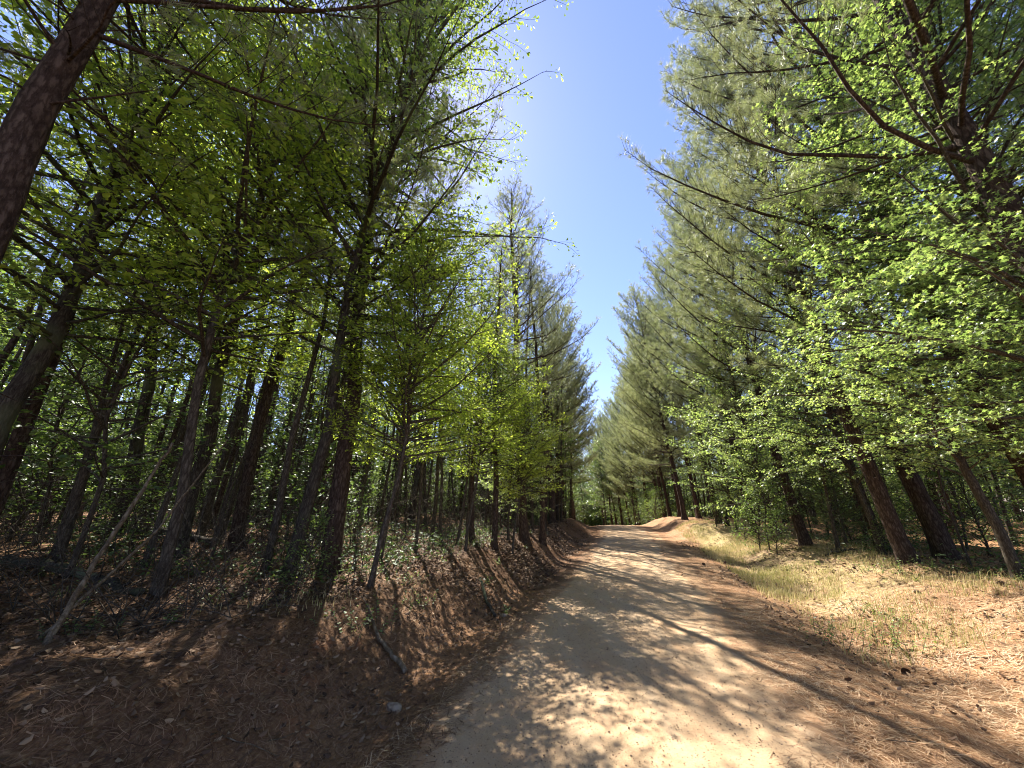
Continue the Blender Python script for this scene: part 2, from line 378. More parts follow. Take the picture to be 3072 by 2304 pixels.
# ---------------------------------------------------------------- tree prototypes (mesh sets)
def pine_proto(seed, Ht, cb, Lmax, r0, k=20, nw=.0035, side=0.0, dens=1.0, dead=28, nl=.16, inner=.22):
    """side > 0 : limbs towards local -X are longer (the open side)"""
    r = np.random.default_rng(seed)
    P = trunk_curve(Ht, r, .05)
    tm, Q = trunk_mesh('pine_trunk', P, r0, .012, M['pine_bark'], seed=seed)
    br = Tubes(); tp = []; td = []
    def trunk_at(h): return np.array([np.interp(h, P[:, 2], P[:, 0]), np.interp(h, P[:, 2], P[:, 1]), h])
    for i in range(dead):                            # dead snags on the clean bole
        h = r.uniform(1.2, cb + 1.0); a = r.uniform(0, 6.283); L = r.uniform(.15, 1.3) * (h / cb) ** .6
        C = curve(trunk_at(h), [math.cos(a), math.sin(a), r.uniform(-.15, .35)], L, 5, (0, 0, -.15), r, .1)
        br.add(C, np.linspace(.010 + .006 * L, .003, 5), 4)
        if L > .5:
            for q in range(int(L * 4)):
                p, d = at_curve(C, r.uniform(.3, .95)); br.add(curve(p, d + r.normal(0, .6, 3), r.uniform(.1, .45), 3, (0, 0, 0), r, .1), [.004, .003, .0015], 3)
    h = cb; az = r.uniform(0, 6.28)
    while h < Ht - .35:
        t = (h - cb) / (Ht - cb)
        nb = r.integers(3, 6)
        az += 0.9
        for b in range(nb):
            a = az + b * 6.283 / nb + r.normal(0, .25)
            prof = (min(1, .55 + t * 2.2) if t < .2 else 1.0) * (1 - t) ** .48 + .10
            L = Lmax * prof * r.uniform(.62, 1.15) * (1 + side * max(0, -math.cos(a)) - side * .35 * max(0, math.cos(a)))
            el = .05 + 1.05 * t + r.normal(0, .14)
            d0 = [math.cos(a) * math.cos(el), math.sin(a) * math.cos(el), math.sin(el)]
            C = curve(trunk_at(h + r.normal(0, .08)), d0, L, 8, (0, 0, .26), r, .075)
            rb = .006 + .0068 * L
            br.add(C, np.linspace(rb, .004, 8), 5)
            nt_ = max(4, int(L * 7.0 * dens))
            for q in range(nt_):
                s = inner + (1 - inner) * (q + r.uniform(0, 1)) / nt_
                p, d = at_curve(C, min(s, .999)); sgn = 1 if q % 2 else -1
                lat = norm(np.cross(d, [0, 0, 1])) * sgn
                l2 = (.28 + .42 * (1 - s) * min(L, 3) / 1.6) * r.uniform(.6, 1.3)
                dd = d * .75 + lat * r.uniform(.4, 1.0) + np.array([0, 0, r.uniform(-.1, .45)])
                C2 = curve(p, dd, l2, 4, (0, 0, .5), r, .09)
                br.add(C2, np.linspace(.0055, .0028, 4), 3)
                m = max(1, int(l2 / .17))
                for j in range(m):
                    pp, d2 = at_curve(C2, .999 - j * .8 / m * .9) if m > 1 else (C2[-1], norm(C2[-1] - C2[-2]))
                    if j == 0: tp.append(C2[-1]); td.append(norm(C2[-1] - C2[-2]))
                    else:
                        lat2 = norm(np.cross(d2, r.normal(0, 1, 3))); e = pp + norm(d2 + lat2 * .9) * r.uniform(.06, .16)
                        tp.append(e); td.append(norm(d2 + lat2 * .5 + np.array([0, 0, .3])))
            tp.append(C[-1]); td.append(norm(C[-1] - C[-2]))
        h += r.uniform(.33, .55) / dens ** .5
    tip = trunk_at(Ht); tp.append(tip); td.append(np.array([0, 0, 1.0]))
    nm = needle_mesh('pine_crown', np.array(tp), np.array(td), M['needles'], k, nl, nw, seed)
    return dict(trunk=tm, crown=nm, branches=br.mesh('pine_branches', M['pine_bark']), kind='pine', n=len(tp) * k)

def broad_proto(seed, Ht, cb, Rmax, r0, leaf, tmpl, lmat, bark, spacing=.055, limbs=None, side=0.0, flat=.35, wander=.08, tilt=.45, el0=.25, twigd=6.0, top=1.0, name='tree'):
    r = np.random.default_rng(seed)
    P = trunk_curve(Ht, r, wander)
    tm, Q = trunk_mesh(name + '_trunk', P, r0, .008, bark, seed=seed, flare=.35, sides=10)
    br = Tubes(); lp = []; ld = []
    def trunk_at(h): return np.array([np.interp(h, P[:, 2], P[:, 0]), np.interp(h, P[:, 2], P[:, 1]), h])
    nl = limbs or int((Ht - cb) * 4.5)
    az = r.uniform(0, 6.28)
    for i in range(nl):
        t = (i + r.uniform(0, .8)) / nl; h = cb + (Ht - cb) * t * .98; az += 2.4 + r.normal(0, .3)
        prof = (.55 + 2.2 * t if t < .2 else 1.0) * (1 - t * top) ** .6 + .12
        L = Rmax * prof * r.uniform(.62, 1.03) * (1 + side * max(0, -math.cos(az)) - side * .4 * max(0, math.cos(az)))
        el = el0 + .75 * t + r.normal(0, .15)
        C = curve(trunk_at(h), [math.cos(az) * math.cos(el), math.sin(az) * math.cos(el), math.sin(el)], L, 8, (0, 0, -.06), r, .08)
        br.add(C, np.linspace(.005 + .010 * L, .003, 8), 5)
        nt_ = max(4, int(L * twigd * r.uniform(.5, 1.35))); gap = r.uniform(.3, .9)
        for q in range(nt_ + 1):
            if abs(q / nt_ - gap) < .07: continue
            s = .18 + .82 * (q + r.uniform(0, 1)) / nt_ if q < nt_ else .99
            p, d = at_curve(C, min(s, .999)); sgn = 1 if q % 2 else -1
            lat = norm(np.cross(d, [0, 0, 1])) * sgn * (1 if q < nt_ else .1)
            l2 = (.25 + .5 * (1 - s) * min(L, 3) / 1.8) * r.uniform(.6, 1.35)
            C2 = curve(p, d * .7 + lat * r.uniform(.4, 1.1) + np.array([0, 0, r.normal(.05, flat)]), l2, 5, (0, 0, -.25), r, .1)
            br.add(C2, np.linspace(.0045, .002, 5), 3)
            m = max(3, int(l2 / spacing))
            for j in range(m):
                f = .12 + .88 * (j + .5) / m; pp, d2 = at_curve(C2, min(f, .999))
                lat2 = norm(np.cross(d2, [0, 0, 1])) * (1 if j % 2 else -1)
                off = r.uniform(.01, .08)
                ddv = norm(d2 * .5 + lat2 * r.uniform(.3, 1.2) + np.array([0, 0, r.normal(-.12, .3)]))
                lp.append(pp + ddv * off + r.normal(0, .012, 3)); ld.append(ddv)
            for j in range(3): 
                lp.append(C2[-1]); ld.append(norm((C2[-1] - C2[-2]) / .05 + r.normal(0, .6, 3)))
    lp = np.array(lp); ld = np.array(ld)
    lm = leaves_mesh(name + '_crown', lp, ld, leaf * r.uniform(.5, 1.3, len(lp)), tmpl, lmat, tilt, seed)
    return dict(trunk=tm, crown=lm, branches=br.mesh(name + '_branches', bark), kind='broad', n=len(lp))

def cedar_proto(seed, Ht):
    r = np.random.default_rng(seed); P = trunk_curve(Ht, r, .03)
    tm, Q = trunk_mesh('cedar_trunk', P, .045, .006, M['thin_bark'], seed=seed)
    br = Tubes(); tp = []; td = []
    for i in range(int(Ht * 26)):
        t = r.uniform(.08, 1); h = Ht * t; a = r.uniform(0, 6.28); L = (1.25 * (1 - t) + .15) * r.uniform(.5, 1.2)
        c = np.array([np.interp(h, P[:, 2], P[:, 0]), np.interp(h, P[:, 2], P[:, 1]), h])
        C = curve(c, [math.cos(a), math.sin(a), .3], L, 6, (0, 0, .1), r, .1)
        br.add(C, np.linspace(.008, .002, 6), 3)
        for q in range(int(L * 24)):
            p, d = at_curve(C, r.uniform(.2, 1) * .999); e = norm(d + r.normal(0, .55, 3) + np.array([0, 0, .15])); p2 = p + e * r.uniform(.03, .16)
            tp.append(p2); td.append(e)
    nm = needle_mesh('cedar_crown', np.array(tp), np.array(td), M['cedar'], 14, .05, .006, seed, spread=(.2, .9), stem=.10)
    return dict(trunk=tm, crown=nm, branches=br.mesh('cedar_branches', M['thin_bark']), kind='cedar', n=len(tp) * 14)

USED = set()
def place(proto, name, cat, x, y, rot, s=1.0, lean=(0, 0), label=None, group=None, z=None, sz=None):
    """an Empty at the foot of the tree parenting trunk, crown and the crown's branches; meshes are shared between copies"""
    o = bpy.data.objects.new(name, None); o.empty_display_size = .3; COL.objects.link(o)
    o.location = (x, y, (Hf(x, y) if z is None else z) - .02)
    Rm = Matrix.Rotation(rot, 4, 'Z')
    ax = Vector((-lean[1], lean[0], 0)); ang = math.hypot(*lean)
    if ang > 1e-6: Rm = Matrix.Rotation(ang, 4, ax.normalized()) @ Rm
    o.rotation_euler = Rm.to_euler(); o.scale = (s, s, sz or s)
    o['label'] = label; o['category'] = cat
    if group: o['group'] = group
    for part in ('trunk', 'crown'):
        if proto.get(part) is None: continue
        c = bpy.data.objects.new(part, proto[part]); COL.objects.link(c); c.parent = o
        if part == 'crown' and proto.get('branches') is not None:
            b = bpy.data.objects.new('branches', proto['branches']); COL.objects.link(b); b.parent = c
    return o
#@@PROTOS
pineA = pine_proto(11, 16.0, 6.5, 2.6, .15, k=26, nw=.0045, side=.35, dens=1.1)
pineB = pine_proto(12, 14.5, 5.0, 2.5, .14, k=26, nw=.0045, side=.5, dens=1.1)
pineC = pine_proto(13, 13.0, 6.5, 1.7, .105, k=24, nw=.0045, side=.15, dens=1.0)
pineN = pine_proto(14, 16.0, 5.5, 4.3, .16, k=34, side=.55, dens=1.1, nl=.17, nw=.0038, inner=.45)
pineF = pine_proto(15, 14.0, 8.5, 1.7, .08, k=16, nw=.009, dens=.9, dead=40, nl=.18)
pineG = pine_proto(16, 12.5, 8.0, 1.5, .062, k=16, nw=.009, dens=.9, dead=40, nl=.18)
pineE = pine_proto(17, 14.5, 3.2, 2.8, .12, k=24, nw=.007, side=.5, dens=1.5, nl=.17)
pineR = pine_proto(18, 15.5, 4.2, 3.0, .14, k=30, nw=.005, side=.5, dens=1.45, nl=.17)
oakA = broad_proto(21, 12.5, 3.2, 3.8, .115, .075, T_OBOV, M['oak_leaf'], M['oak_bark'], limbs=120, side=.2, twigd=8, spacing=.034, tilt=.9, name='oak')
oakS = dict(oakA); oakS['trunk'] = trunk_mesh('oak_trunk', trunk_curve(12.5, np.random.default_rng(21), .08), .085, .008, M['oak_bark'], seed=21, flare=.35, sides=10)[0]
oakB = broad_proto(22, 8.0, 2.4, 2.7, .045, .085, T_OBOV, M['sunlit_young_leaf'], M['thin_bark'], limbs=80, side=.35, twigd=8, spacing=.032, name='oak')
gumA = broad_proto(23, 11.0, 1.8, 3.0, .075, .058, T_STAR, M['gum_leaf'], M['thin_bark'], limbs=110, side=.4, el0=.3, twigd=8, spacing=.022, tilt=.65, name='sweetgum')
gumC = broad_proto(33, 12.5, 2.4, 3.2, .085, .07, T_STAR, M['gum_leaf'], M['thin_bark'], limbs=130, side=.35, el0=.2, twigd=8, spacing=.03, top=.75, tilt=.65, name='sweetgum')
gumB = broad_proto(24, 7.5, 1.0, 2.3, .045, .066, T_STAR, M['gum_leaf'], M['thin_bark'], limbs=80, side=.4, el0=.3, twigd=8, spacing=.03, tilt=.65, name='sweetgum')
lowA = broad_proto(25, 5.0, 1.0, 1.8, .025, .085, T_OVATE, M['low_leaf'], M['thin_bark'], limbs=42, el0=.15, flat=.15, twigd=7, name='sapling')
lowB = broad_proto(26, 7.5, 2.0, 1.8, .03, .09, T_OVATE, M['low_leaf'], M['thin_bark'], limbs=50, el0=.3, twigd=7, name='sapling')
bushA = broad_proto(27, 1.5, .12, .75, .012, .06, T_OVATE, M['low_leaf'], M['thin_bark'], limbs=30, el0=.5, twigd=10, name='shrub')
farB = broad_proto(28, 10.0, 1.4, 3.0, .06, .15, T_CARD, M['low_leaf'], M['thin_bark'], limbs=90, spacing=.07, name='broadleaf')
cedar = cedar_proto(29, 4.2)

ORD = ['first', 'second', 'third', 'fourth', 'fifth', 'sixth', 'seventh', 'eighth', 'ninth', 'tenth', 'eleventh', 'twelfth', 'thirteenth', 'fourteenth', 'fifteenth', 'sixteenth']
OCC = []
def put(*a, **k):
    o = place(*a, **k); OCC.append((o.location.x, o.location.y)); return o

LEFT_MARKS = [(-1.02, 'left of the stout oak'), (-.83, 'between the stout oak and the grey barked oak'), (-.50, 'between the grey barked oak and the slim oak'), (-.44, 'between the slim oak and the reddish pine'), (-.10, 'between the reddish pine and the close set thin pines'), (.03, 'between the close set thin pines and the pointed pine'), (9, 'right of the pointed pine on the left side')]
RIGHT_MARKS = [(.62, 'left of the two side by side pines'), (.80, 'between the side by side pines and the cedar'), (.99, 'between the dark cedar and the leaning pine'), (9, 'right of the leaning pine')]
def relabel(objs, phrase, marks, nmax=16):
    """name the nearer ones by the gap between landmark trees they stand in and their order in it"""
    sect = {}
    for o in objs:
        q = o.location.x / max(o.location.y, .1)
        k = next(i for i, (b, _) in enumerate(marks) if q < b); sect.setdefault(k, []).append(o)
    for k, os_ in sect.items():
        os_.sort(key=lambda o: o.location.length)
        for i, o in enumerate(os_):
            if i < min(nmax, 16): o['label'] = (ORD[i] if i else '') + (' ' if i else '') + ('nearest ' + phrase + ' ' + marks[k][1])
#@@HEROES
# left side, trees one can pick out
put(pineB, 'pine_tree', 'tree', -3.74, 2.35, 0.4 + math.pi, .92, (0, 0), 'thick dark pine trunk crossing the upper left corner beside the camera')
put(oakA, 'oak_tree', 'tree', -8.0, 7.9, 2.0, 1.05, (-.06, 0), 'stout dark oak with a heavy limb, farthest left of the large near trunks')
put(oakA, 'oak_tree', 'tree', -5.5, 6.6, 4.0, .95, (0, 0), 'broad grey barked oak behind the pair of leaning dead poles')
put(pineC, 'pine_tree', 'tree', -5.2, 7.5, 1.0, 1.0, (.03, 0), 'slim pine rising close against the right side of the grey barked oak')
put(pineR, 'pine_tree', 'tree', -2.95, 6.5, 3.0, .97, (-.01, 0), 'reddish straight pine at the top of the left bank, thickest trunk there')
put(oakB, 'oak_tree', 'tree', -1.95, 5.6, 3.1, .70, (.08, 0), 'young oak whose sunlit yellow green sprays reach out over the left bank')
put(oakA, 'oak_tree', 'tree', -5.6, 3.9, 1.1, .9, (.03, 0), 'oak between the corner pine and the leaning dead poles, leafy from head height')
put(oakB, 'oak_tree', 'tree', -4.2, 4.9, .7, 1.25, (.04, 0), 'tall leafy oak sapling in the dark foreground under the left canopy')
put(oakS, 'oak_tree', 'tree', -3.3, 6.0, 2.9, 1.08, (.12, -.02), 'slim oak left of the reddish pine whose high crown screens the sun')
put(oakB, 'oak_tree', 'tree', -2.35, 7.1, 2.6, .76, (.05, 0), 'bright leafy young oak nearly touching the reddish pine on the left bank')
put(oakB, 'oak_tree', 'tree', -1.0, 8.5, 3.5, .64, (.05, 0), 'bright young oak on the left bank midway between reddish pine and thin pines')
put(oakB, 'oak_tree', 'tree', .0, 9.7, 3.3, .52, (.06, 0), 'small yellow green oak leaning out over the ditch before the pointed pine')
put(gumB, 'sweetgum_tree', 'tree', -.1, 10.6, 3.3, .7, (.02, 0), 'green sweetgum just left of the sturdy pointed pine')
put(lowB, 'sapling', 'tree', -1.3, 9.3, 2.2, .9, (.12, 0), 'thin crooked sapling on the left bank between two pine groups')
put(pineC, 'pine_tree', 'tree', -.95, 9.6, .2, .64, (0, 0), 'thin pine on the bank, left one of the close set pair')
put(pineC, 'pine_tree', 'tree', -.45, 9.5, 4.1, .66, (0, 0), 'thin pine on the bank, right one of the close set pair')
put(pineB, 'pine_tree', 'tree', .35, 11.2, 3.4, .88, (-.03, 0), 'sturdy pine with a pointed open crown standing against the sky on the left')
put(pineC, 'pine_tree', 'tree', .95, 12.4, 2.0, .8, (0, 0), 'slender pine close behind the sturdy pointed pine on the left bank')
# right side
put(pineN, 'pine_tree', 'tree', 6.1, 3.5, .35, .93, (-.045, 0), 'near pine whose long bare limbs cross the upper right corner')
put(pineN, 'pine_tree', 'tree', 9.0, 6.3, -.2, 1.0, (-.11, 0), 'pine trunk showing high between boughs left of the upper right limbs')
put(pineR, 'pine_tree', 'tree', 8.2, 8.3, .0, 1.03, (-.11, 0), 'leaning pine at the edge of the sunny verge, nearest trunk base on the right')
put(pineC, 'pine_tree', 'tree', 10.0, 10.7, .4, 1.05, (-.1, 0), 'slim pine close behind the nearest leaning pine on the right')
put(pineA, 'pine_tree', 'tree', 9.9, 9.1, 2.0, 1.15, (-.07, 0), 'thick dark pine trunk in shade right of the nearest leaning pine')
put(pineC, 'pine_tree', 'tree', 11.8, 8.4, 2.2, 1.15, (-.08, 0), 'shaded trunk near the right edge behind the bright low spray')
put(pineR, 'pine_tree', 'tree', 8.9, 12.0, .1, 1.0, (-.09, 0), 'pine trunk hidden among the dark cedar on the right')
put(pineR, 'pine_tree', 'tree', 9.4, 15.2, 0, 1.0, (-.05, 0), 'left one of the two pine trunks standing side by side at the grass edge')
put(pineB, 'pine_tree', 'tree', 9.95, 14.8, .6, .98, (-.04, 0), 'right one of the two pine trunks standing side by side at the grass edge')
put(pineE, 'pine_tree', 'tree', 9.7, 21.8, 0, 1.0, (-.06, 0), 'pine at the end of the right bank with a full drooping crown')
put(pineR, 'pine_tree', 'tree', 10.0, 18.8, .2, .95, (-.07, 0), 'single pine with a flared foot where the right bank begins')
put(gumC, 'sweetgum_tree', 'tree', 8.8, 5.3, .2, 1.05, (-.07, 0), 'tall sweetgum with layered lime green boughs filling the right edge')
put(gumA, 'sweetgum_tree', 'tree', 8.1, 6.5, .3, .9, (-.06, 0), 'leafy sweetgum just right of the nearest leaning pine')
put(gumA, 'sweetgum_tree', 'tree', 8.9, 9.6, .0, .85, (-.06, 0), 'bright sweetgum rising behind the nearest leaning pine')
put(gumA, 'sweetgum_tree', 'tree', 6.7, 3.9, .4, .88, (-.03, 0), 'nearest lime green sweetgum, its boughs hiding the big limbed pine trunk')
put(gumB, 'sweetgum_tree', 'tree', 8.8, 13.2, .2, 1.1, (-.05, 0), 'rounded sweetgum left of the dark cedar')
put(gumB, 'sweetgum_tree', 'tree', 9.5, 16.6, .3, .9, (-.04, 0), 'small bright sweetgum above the two side by side pine trunks')
put(gumB, 'sweetgum_tree', 'tree', 10.8, 7.4, .5, .8, (-.04, 0), 'low sweetgum in shade with one sunlit spray by the right edge')
put(cedar, 'cedar_tree', 'tree', 8.7, 10.6, 1, 1.0, (0, 0), 'dark cedar with fine dull foliage standing at the verge on the right')
put(cedar, 'cedar_tree', 'tree', 9.7, 11.5, 2, .85, (0, 0), 'smaller cedar in the shade behind the verge cedar')
put(lowA, 'sapling', 'tree', 7.9, 12.2, 3.1, .62, (-.05, 0), 'low leafy sapling drooping over the grassy verge')

# front rows along the road
r = np.random.default_rng(5)
yy = 14.0; i = 0
while yy < 46:
    u = -3.0 - r.uniform(0, .9); x = float(XC(yy) + u / COSA(yy))
    p = [pineB, pineC, pineB, pineE][i % 4]
    put(p, 'pine_tree', 'tree', x, yy, 3.14 + r.normal(0, .5), r.uniform(.82, .95), (r.normal(0, .02), r.normal(0, .02)), '%s pine from the pointed sky lit pine along the left bank' % ORD[min(i, 15)], 'pines along the left bank')
    yy += r.uniform(1.6, 2.6) * (1 + yy * .01); i += 1
yy = 23.4; i = 0
while yy < 58 and i < 16:
    u = 3.8 + r.uniform(0, .9); x = float(XC(yy) + u / COSA(yy))
    p = [pineE, pineR][i % 2]
    put(p, 'pine_tree', 'tree', x, yy, r.normal(0, .4), r.uniform(.9, 1.05), (-.04, 0), '%s roadside pine beyond the full drooping one on the right bank' % ORD[min(i, 15)], 'pines along the right bank')
    yy += r.uniform(1.9, 2.6) * (1 + yy * .006); i += 1

# forest interior
def scatter(n, y0, y1, u0, u1, dmin, seed, keep=None):
    r = np.random.default_rng(seed); out = []; tries = 0
    while len(out) < n and tries < n * 60:
        tries += 1
        y = r.uniform(y0, y1); u = r.uniform(u0, u1); x = float(XC(y) + u / COSA(y))
        if keep and not keep(x, y): continue
        if all((x - a) ** 2 + (y - b) ** 2 > dmin ** 2 for a, b in OCC + out): out.append((x, y))
    return out
def seen(x, y): return y > .5 and abs(x) < y * 1.5 + 4 and not (8.5 < y < 17 and -4.5 < x < 3)
def fill(pts, protos, name, label, group, s0, s1, seed, lean=.03):
    r = np.random.default_rng(seed); out = []
    for x, y in pts:
        p = protos[int(r.integers(len(protos)))]
        out.append(put(p, name, 'tree', x, y, r.uniform(0, 6.28), r.uniform(s0, s1), (r.normal(0, lean), r.normal(0, lean)), label, group))
    return out
relabel(fill(scatter(110, 2.5, 45, -26, -4.6, 1.7, 41, seen), [pineF, pineG, pineC, pineG], 'pine_tree', 'slender pine farther back than the countable ones in the wood left of the road', 'pines inside the left wood', .8, 1.1, 1), 'slender pine', LEFT_MARKS)
relabel(fill(scatter(85, 3, 48, 5.8, 26, 1.9, 42, seen), [pineF, pineG, pineC, pineB], 'pine_tree', 'straight pine farther back than the countable ones in the wood right of the road', 'pines inside the right wood', .9, 1.15, 2, .03), 'straight pine', RIGHT_MARKS)
relabel(fill(scatter(95, 5, 42, -22, -3.8, 1.0, 43, seen), [lowA, lowB, farB, lowA], 'understory_tree', 'small leafy understory tree farthest back among the pines left of the road', 'understory trees in the left wood', .7, 1.15, 3, .06), 'leafy understory tree', LEFT_MARKS)
relabel(fill(scatter(60, 5, 46, 6.0, 24, 1.3, 44, seen), [gumB, lowB, farB, lowA], 'understory_tree', 'small leafy understory tree farthest back among the pines right of the road', 'understory trees in the right wood', .7, 1.15, 4, .05), 'leafy understory tree', RIGHT_MARKS)
fill(scatter(26, 47, 75, -14, 24, 2.4, 45), [pineF, pineG], 'pine_tree', 'far pine beyond the bend of the road', 'pines beyond the bend', .9, 1.1, 6)
fill(scatter(50, 38, 72, -10, 16, 1.9, 46, lambda x, y: abs(float(U(x, y))) > 2.3 and (y > 46 or float(U(x, y)) > 4.5 or float(U(x, y)) < -4)), [farB, gumB], 'broadleaf_tree', 'far bright broadleaf tree beyond the bend of the road', 'broadleaf trees beyond the bend', .8, 1.2, 7)
# the same wood goes on behind and beside the camera
for i, (p, x, y, s_) in enumerate([(pineB, -4.2, -1.5, 1), (gumA, -6.0, .6, 1), (pineA, -6.8, -3.2, 1), (oakA, -5.2, -4.2, .95), (pineB, -6.5, -7.5, 1), (gumA, -8.5, -1.5, 1), (pineA, -9.5, 2.0, 1), (lowA, -6.9, 2.6, 1.1), (pineB, 4.5, -1.5, 1), (pineA, 3.6, -5.5, 1), (gumA, 6.2, -4.0, 1), (pineB, 8.2, -.5, 1), (gumA, 10.0, 1.5, 1)]):
    put(p, 'pine_tree' if p in (pineA, pineB) else 'broadleaf_tree', 'tree', x, y, i * 1.3, s_, (0, 0), 'tree of the same wood behind the camera, outside the picture', 'trees behind the camera')
#@@REST

# bare dead saplings standing in both woods
def bare_proto(seed, Ht, r0, nb):
    r = np.random.default_rng(seed); P = trunk_curve(Ht, r, .07)
    tm, Q = trunk_mesh('bare_trunk', P, r0, .004, M['thin_bark'], seed=seed, sides=7, flare=.2)
    br = Tubes()
    for i in range(nb):
        h = r.uniform(.6, Ht * .97); a = r.uniform(0, 6.28); L = r.uniform(.3, 1.1) * (1.1 - h / Ht * .6)
        c = np.array([np.interp(h, P[:, 2], P[:, 0]), np.interp(h, P[:, 2], P[:, 1]), h])
        C = curve(c, [math.cos(a), math.sin(a), r.uniform(.0, .8)], L, 6, (0, 0, -.1), r, .13); br.add(C, np.linspace(.006, .002, 6), 3)
        for q in range(int(L * 6)):
            p, d = at_curve(C, r.uniform(.2, .98)); br.add(curve(p, d + r.normal(0, .6, 3), r.uniform(.12, .5), 4, (0, 0, 0), r, .12), np.linspace(.003, .001, 4), 3)
    return dict(trunk=tm, crown=br.mesh('bare_twigs', M['thin_bark']), branches=None, n=nb)
bareA = bare_proto(51, 6.5, .032, 46); bareB = bare_proto(52, 4.6, .022, 40); bareC = bare_proto(53, 9.0, .055, 50); bareD = bare_proto(54, 10.0, .07, 34)
relabel(fill(scatter(210, 4.2, 34, -16, -3.0, .42, 47, lambda x, y: abs(x) < y * 1.5 + 4 and math.hypot(x, y) > 7.2 and not (-3.2 < x < -1.2 and y < 8)), [bareA, bareB, bareC, bareD, bareC], 'dead_sapling', 'thin bare twiggy sapling farther back in the shaded wood left of the road', 'bare saplings in the left wood', .75, 1.2, 11, .05), 'bare twiggy sapling', LEFT_MARKS)
relabel(fill(scatter(45, 5, 34, 5.6, 16, .7, 48, seen), [bareA, bareB, bareC], 'dead_sapling', 'thin bare twiggy sapling farther back in the shaded wood right of the road', 'bare saplings in the right wood', .75, 1.2, 12, .07), 'bare twiggy sapling', RIGHT_MARKS)

# shrubs
def ground_cover():
    r = np.random.default_rng(95); P = []
    for k in range(5200):
        left = r.uniform() < .62; y = 5.6 + 30 * r.uniform() ** 1.2
        u = -3.6 - r.uniform() ** 1.3 * (8 + y * .5) if left else 5.8 + r.uniform() ** 1.3 * (8 + y * .4)
        x = float(XC(y) + u / COSA(y))
        if wav(np.array([x]), np.array([y]), .8, 2.2)[0] < -.25: continue
        m = int(r.integers(7, 22)); hh = r.uniform(.08, .5)
        P.append(np.stack([x + r.normal(0, .16, m), y + r.normal(0, .16, m), np.full(m, Hf(x, y)) + r.uniform(.02, 1, m) * hh], 1))
    C = np.concatenate(P); D = norm(r.normal(0, 1, C.shape) * [1, 1, .4])
    return leaves_mesh('ground_cover', C, D, r.uniform(.035, .09, len(C)), T_OVATE, M['far_leaf'], .5, 96)
link('ground_cover', ground_cover(), kind='stuff', label='low dark leafy ground cover on the wood floor on both sides', category='ground cover')
def bush(x, y, s, label, group=None, rot=0.0): return put(bushA, 'shrub', 'shrub', x, y, rot, s, (0, 0), label, group)
bush(7.9, 12.7, 1.15, 'bushy green shrub spilling onto the grassy verge under the small sweetgum')
bush(8.6, 14.6, .75, 'pale leafy shrub in front of the two side by side pine trunks')
bush(9.2, 17.6, .8, 'small pale shrub left of the two side by side pine trunks')
bush(7.5, 11.3, .7, 'low shrub at the verge edge just in front of the dark cedar')
for i, (x, y, s_) in enumerate([(10.9, 29.5, 1.3), (11.6, 32, 1.6), (12.2, 35, 1.8), (5.4, 33, 1.5), (5.9, 37, 1.8), (12.6, 39, 2.0), (6.3, 41, 2.0)]):
    bush(x, y, s_, '%s nearest bright shrub beyond the crest where the road drops away' % ORD[i], 'shrubs beyond the crest', i)
bush(8.9, 9.6, .5, 'short shrub growing by the foot of the slim pine behind the leaning pine')
r = np.random.default_rng(77)
relabel([bush(x, y, r.uniform(.5, 1.5), 'knee high leafy shrub farther back on the shaded floor of the left wood', 'shrubs on the left wood floor', r.uniform(0, 6)) for (x, y) in scatter(120, 5, 36, -15, -3.8, .7, 61, seen)], 'knee high leafy shrub', LEFT_MARKS)
relabel([bush(x, y, r.uniform(.5, 1.2), 'knee high leafy shrub farther back on the shaded floor of the right wood', 'shrubs on the right wood floor', r.uniform(0, 6)) for (x, y) in scatter(36, 7, 34, 6.0, 14, .8, 62, seen)], 'knee high shaded shrub', RIGHT_MARKS)

# far-off wood all round, leaf clumps and stems through a deep belt of ground
def distant_wood():
    r = np.random.default_rng(91); P = []
    def clumps(n, fx):
        a = []
        for i in range(n):
            x, y = fx(); g = Hf(x, y); h = r.uniform(6, 15.5)
            m = int(r.integers(90, 170)); t = r.uniform(.0, 1, m) ** 1.4
            rad = (2.6 * (1 - t) ** .6 + .5) * np.sqrt(r.uniform(0, 1, m)); an = r.uniform(0, 6.28, m)
            P.append(np.stack([x + rad * np.cos(an), y + rad * np.sin(an), g + t * h + r.normal(0, .2, m)], 1))
    clumps(420, lambda: (r.uniform(-60, 60), r.uniform(62, 92)))
    clumps(330, lambda: (-r.uniform(24, 46), r.uniform(-4, 62)))
    clumps(300, lambda: (r.uniform(32, 55), r.uniform(-4, 62)))
    C = np.concatenate(P); k = 3
    C = np.repeat(C, k, 0) + r.normal(0, .35, (len(C) * k, 3)); D = norm(r.normal(0, 1, C.shape) * [1, 1, .5])
    return leaves_mesh('distant_wood', C, D, r.uniform(.3, .6, len(C)), T_CARD, M['far_leaf'], .8, 92)
link('distant_wood', distant_wood(), kind='stuff', label='far green wood closing the view behind the nearer trees', category='wood')

# ---------------------------------------------------------------- litter, grass, stones
def scatter_uv(n, u0, u1, y0, y1, seed, near=6.0, p=1.0):
    """points denser near the camera"""
    r = np.random.default_rng(seed)
    y = y0 + (y1 - y0) * r.uniform(0, 1, n) ** (1 + p); u = r.uniform(u0, u1, n)
    x = XC(y) + u / COSA(y); return x, y, u, r

